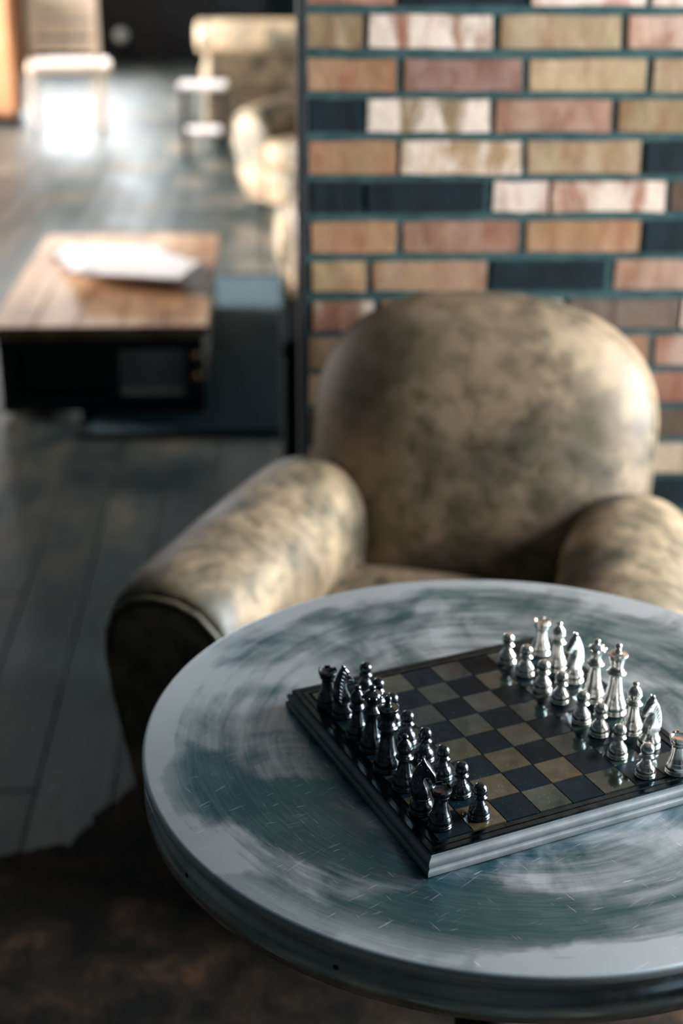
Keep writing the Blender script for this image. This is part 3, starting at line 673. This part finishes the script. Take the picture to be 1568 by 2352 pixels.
# ------------------------------------------------------------------ lounge: rug, coffee table, newspapers
def rpix(px, py, z=0.0):                      # pixel on level z, in room axes
    return RM.inverted() @ at_z(px, py, z)
a, b = rpix(168, 1006, .01), rpix(640, 993, .01)
ry1 = rpix(560, 628, .01).y; rx0, ry0 = a.x, (a.y + b.y) / 2; rx1 = 1.6
rg = empty('area_rug', room((rx0 + rx1) / 2, (ry0 + ry1) / 2), RA); tag(rg, 'flat slate blue rug with dark binding under the coffee table', 'rug')
box('pile', (0, 0, .005), (rx1 - rx0 - .06, ry1 - ry0 - .06, .012), RUGM, rg, .003)
for sx_, sy_, cx_, cy_ in ((rx1 - rx0, .04, 0, -(ry1 - ry0) / 2 + .02), (rx1 - rx0, .04, 0, (ry1 - ry0) / 2 - .02), (.04, ry1 - ry0 - .08, -(rx1 - rx0) / 2 + .02, 0), (.04, ry1 - ry0 - .08, (rx1 - rx0) / 2 - .02, 0)):
    box('binding', (cx_, cy_, .006), (sx_, sy_, .014), RUGB, rg, .004)

CTZ = .30
c0, c1, c2 = rpix(497, 735, CTZ), rpix(490, 537, CTZ), rpix(-20, 765, CTZ)
ctx0, ctx1 = (rpix(85, 556, CTZ).x + c2.x) / 2, (c0.x + c1.x) / 2
cty0, cty1 = (c0.y + c2.y) / 2, c1.y
print('coffee table', ctx0, ctx1, cty0, cty1, 'rug', rx0, ry0, ry1)
ct = empty('coffee_table', room((ctx0 + ctx1) / 2, (cty0 + cty1) / 2, .0135), RA)
tag(ct, 'low rustic wooden coffee table on black sled frame with newspapers on it', 'table')
cw, cl = ctx1 - ctx0, cty1 - cty0; ch = CTZ - .0135
for i in range(5):
    box('top_plank', (-cw / 2 + cw * (i + .5) / 5, 0, ch - .02), (cw / 5 - .002, cl, .04), WOOD_T, ct, .004)
box('apron', (0, -cl / 2 + .03, ch - .06), (cw - .04, .025, .045), WOOD_D, ct, .003)
box('apron', (0, cl / 2 - .03, ch - .06), (cw - .04, .025, .045), WOOD_D, ct, .003)
for s in (-1, 1):
    for t_ in (-1, 1): box('leg', (s * (cw / 2 - .05), t_ * (cl / 2 - .05), (ch - .04) / 2), (.06, .06, ch - .04), WOOD_D, ct, .004)
    box('runner', (s * (cw / 2 - .05), 0, .03), (.055, cl - .16, .055), WOOD_D, ct, .004)
box('light_block_panel', (-cw / 2 + .035, 0, ch / 2 - .015), (.02, cl - .16, ch - .05), WOOD_D, ct, .002)  # added panel, keeps the left windows' light from passing under the table
box('stretcher', (0, -cl / 2 + .05, .03), (cw - .16, .05, .055), WOOD_D, ct, .004)
box('stretcher', (0, cl / 2 - .05, .03), (cw - .16, .05, .055), WOOD_D, ct, .004)
box('side_panel', (-cw / 2 + .22, -cl / 2 + .07, ch / 2 - .02), (.34, .02, ch - .1), WOOD_D, ct, .002)
for t_ in (-1, 1):
    kn = lathe('corner_stud', [(.0, 0), (.014, .0), (.015, .006), (.011, .014), (0, .018)], BRASS, ct, 16)
    kn.location = (cw / 2 - .045, -cl / 2 + .018, ch - .10 if t_ < 0 else ch - .17); kn.rotation_euler = (PI / 2, 0, 0)
npx = [(225, 585, -6), (240, 600, 4), (252, 612, -3), (262, 622, 6), (275, 633, 1), (290, 640, 8), (300, 648, -14)]
def newspaper(seed):
    rnd = random.Random(seed); W, D = .36, .27; vs = []; nx, ny = 8, 6
    for sheet in (0, 1):
        for i in range(nx + 1):
            for j in range(ny + 1):
                x, y = (i / nx - .5) * W, (j / ny - .5) * D
                vs.append((x, y, (.0 if sheet == 0 else .007)))
    fs = []; nvx = ny + 1; off = (nx + 1) * nvx
    for i in range(nx):
        for j in range(ny):
            q = (i * nvx + j, i * nvx + j + 1, (i + 1) * nvx + j + 1, (i + 1) * nvx + j); fs.append(q); fs.append(tuple(off + t for t in reversed(q)))
    rim = [i * nvx for i in range(nx + 1)] + [nx * nvx + j for j in range(1, ny + 1)] + [i * nvx + ny for i in range(nx - 1, -1, -1)] + [j for j in range(ny - 1, 0, -1)]
    for a_, b_ in zip(rim, rim[1:] + rim[:1]): fs.append((a_, b_, off + b_, off + a_))
    bm = bmesh.new(); bv = [bm.verts.new(v) for v in vs]; [bm.faces.new([bv[i] for i in f]) for f in fs]
    return bm_obj('newspaper', bm, PAPER)
INKS = [mat('ink_dark', (.03, .03, .05), .7), mat('ink_red', (.35, .06, .05), .7), mat('ink_blue', (.05, .08, .25), .7)]
for i, (px, py, rz) in enumerate(npx):
    o = newspaper(i); p = at_z(px + 22, py, CTZ); o.location = (p.x, p.y, CTZ + .0005 + i * .0078); o.rotation_euler = (0, 0, RA + math.radians(rz))
    tag(o, 'folded newspaper in the fanned pile on the coffee table', 'newspaper', 'newspapers on the coffee table')
    box('headline_block', (-.13 if i % 2 else -.15, -.11, .0066), (.06, .03, .0012), INKS[i % 3], o)

# ------------------------------------------------------------------ lounge seats
def place_chair(px, py, dx, dy, rz, label):
    c = copy_tree(chair); p = rpix(px, py); c.location = room(p.x + dx, p.y + dy, .012 if ry0 < p.y + dy < ry1 else 0.0); c.rotation_euler = (0, 0, RA + math.radians(rz)); tag(c, label, 'armchair'); return c
A = rpix(640, 770)
c2_ = copy_tree(chair); c2_.location = room(0.36, 5.45, .014); c2_.rotation_euler = (0, 0, RA + math.radians(-90)); tag(c2_, 'leather armchair beside the coffee table, half hidden by the brick wall end', 'armchair')
c3_ = copy_tree(chair); c3_.location = room(0.36, 7.7, 0); c3_.rotation_euler = (0, 0, RA + math.radians(-25)); tag(c3_, 'brown leather armchair behind the rug, next to the small side table', 'armchair')
# black cube stool beyond the wall end
st = empty('cube_stool', room(0.25, 3.76), RA); tag(st, 'black upholstered cube stool just past the brick wall end', 'stool')
box('body', (0, 0, .22), (.40, .40, .38), FELT, st, .02); box('cushion', (0, 0, .43), (.41, .41, .06), FELT, st, .02)
for x in (-.16, .16):
    for y in (-.16, .16): box('leg', (x, y, .016), (.04, .04, .036), WOOD_D, st, .003)
# sofa with rolled back, farther away
sf = empty('leather_sofa', room(0.62, 10.4), RA); tag(sf, 'tan leather sofa with rolled back standing beyond the armchairs', 'sofa')
box('base', (0, 0, .22), (2.0, .8, .30), LEATHER, sf, .03)
for x in (-.5, .5): box('seat_cushion', (x, .05, .43), (.92, .62, .14), LEATHER, sf, .04)
def roll(name, c, r, L, axis, parent, m, end):
    pr = [(0, -L / 2), (r * .8, -L / 2), (r, -L / 2 + .02), (r, L / 2 - .02), (r * .8, L / 2), (0, L / 2)]
    o = lathe(name, pr, m, parent, 28); o.location = c; o.rotation_euler = (0, PI / 2, 0) if axis == 'x' else (PI / 2, 0, 0)
    for s in (-1, 1):
        d = lathe('roll_end', [(r * .72, 0), (r * .7, .008), (0, .012)], end, o, 24); d.location = (0, 0, s * (L / 2 - .002)); d.rotation_euler = (0 if s > 0 else PI, 0, 0)
box('backrest', (0, -.33, .55), (1.96, .14, .40), LEATHER, sf, .03)
roll('back_roll', (0, -.36, .73), .11, 2.06, 'x', sf, LEATHER, LEATHER)
for s in (-1, 1): box('arm', (s * .93, .05, .44), (.16, .7, .22), LEATHER, sf, .04)
for x in (-.9, .9):
    for y in (-.33, .33): box('leg', (x, y, .036), (.06, .06, .072), WOOD_D, sf, .004)
# little side table with a lower shelf
p = rpix(470, 365); sd = empty('side_table', room(p.x, p.y + .1), RA); tag(sd, 'small dark side table with pale top and lower shelf beside the sofa', 'table')
box('top', (0, 0, .455), (.30, .30, .025), PAPER, sd, .004); box('shelf', (0, 0, .17), (.26, .26, .02), PAPER, sd, .003)
for x in (-.125, .125):
    for y in (-.125, .125): box('leg', (x, y, .222), (.03, .03, .444), WOOD_D, sd, .002)
# pale wooden chair
p = rpix(150, 300); wc = empty('wooden_chair', room(p.x, p.y + .25), RA + math.radians(8)); tag(wc, 'pale wooden chair with slatted back in the bright far corner', 'chair')
box('seat', (.03, 0, .44), (.60, .52, .06), WOOD_P, wc, .012)
for x in (-.24, .24):
    box('leg', (x, -.2, .21), (.05, .05, .42), WOOD_P, wc, .004); box('leg', (x, .22, .47), (.05, .05, .94), WOOD_P, wc, .004)
for z in (.56, .68, .84): box('back_slat', (0, .22, z), (.46, .025, .09 if z < .8 else .20), WOOD_P, wc, .004)
for x in (-.24, .24): box('side_rail', (x, 0, .2), (.03, .4, .03), WOOD_P, wc, .003)
# orange wooden cabinet at the edge of the picture
p = rpix(28, 300); ob = empty('sideboard', room(p.x - .45, p.y + .5), RA); tag(ob, 'orange wooden sideboard standing next to the pale chair', 'sideboard')
box('body', (0, 0, .5), (.9, .5, .86), WOOD_O, ob, .01); box('plinth', (0, .02, .04), (.84, .42, .085), WOOD_D, ob); box('top', (0, 0, .945), (.94, .54, .03), WOOD_O, ob, .005)
for s in (-1, 1):
    d = box('door', (s * .222, -.255, .5), (.425, .02, .80), WOOD_O, ob, .004); k_ = lathe('knob', [(.006, 0), (.006, .012), (.015, .018), (.012, .028), (0, .03)], CHROME, d, 16); k_.location = (s * .05, -.263, .55); k_.rotation_euler = (PI / 2, 0, 0)
# black counter at the far end, pale pilaster, pale globe added as a bright spot
p0, p1 = rpix(232, 130), rpix(455, 130)
bc = empty('bar_counter', room(-1.35, 16.9), RA); tag(bc, 'long black wooden bar counter across the far end of the lounge', 'counter')
box('body', (0, 0, .52), (2.9, .55, 1.04), WOOD_D, bc, .006); box('worktop', (0, -.02, 1.07), (3.0, .68, .06), WOOD_D, bc, .008); box('toe_kick', (0, .02, .05), (2.8, .48, .1), WOOD_D, bc)
for i in range(5): box('front_panel', (-1.16 + .58 * i, -.285, .55), (.52, .025, .86), WOOD_D, bc, .006)
tr2 = to_room(box('trim_2', (-2.95, 16.75, ROOM_Z / 2), (.17, .17, ROOM_Z), WOOD_P, None, .005)); tag(tr2, 'pale timber post beside the black bar counter', 'post', kind='structure')
lp = rpix(281, 78, .28)
lm = empty('bright_spot_globe', room(lp.x, 16.3, 0)); tag(lm, 'small round pale globe added as a bright spot before the black bar counter', 'lantern')
lathe('base', [(0, 0), (.09, 0), (.09, .02), (.02, .03), (.02, .21), (0, .21)], IRON, lm, 24)
GLOBE = mat('pale_globe', (0.85, 0.8, 0.74), .3)
lathe('globe', [(0, .2)] + [(.075 * math.sin(PI * k / 12), .275 - .075 * math.cos(PI * k / 12)) for k in range(1, 12)] + [(0, .35)], GLOBE, lm, 24)
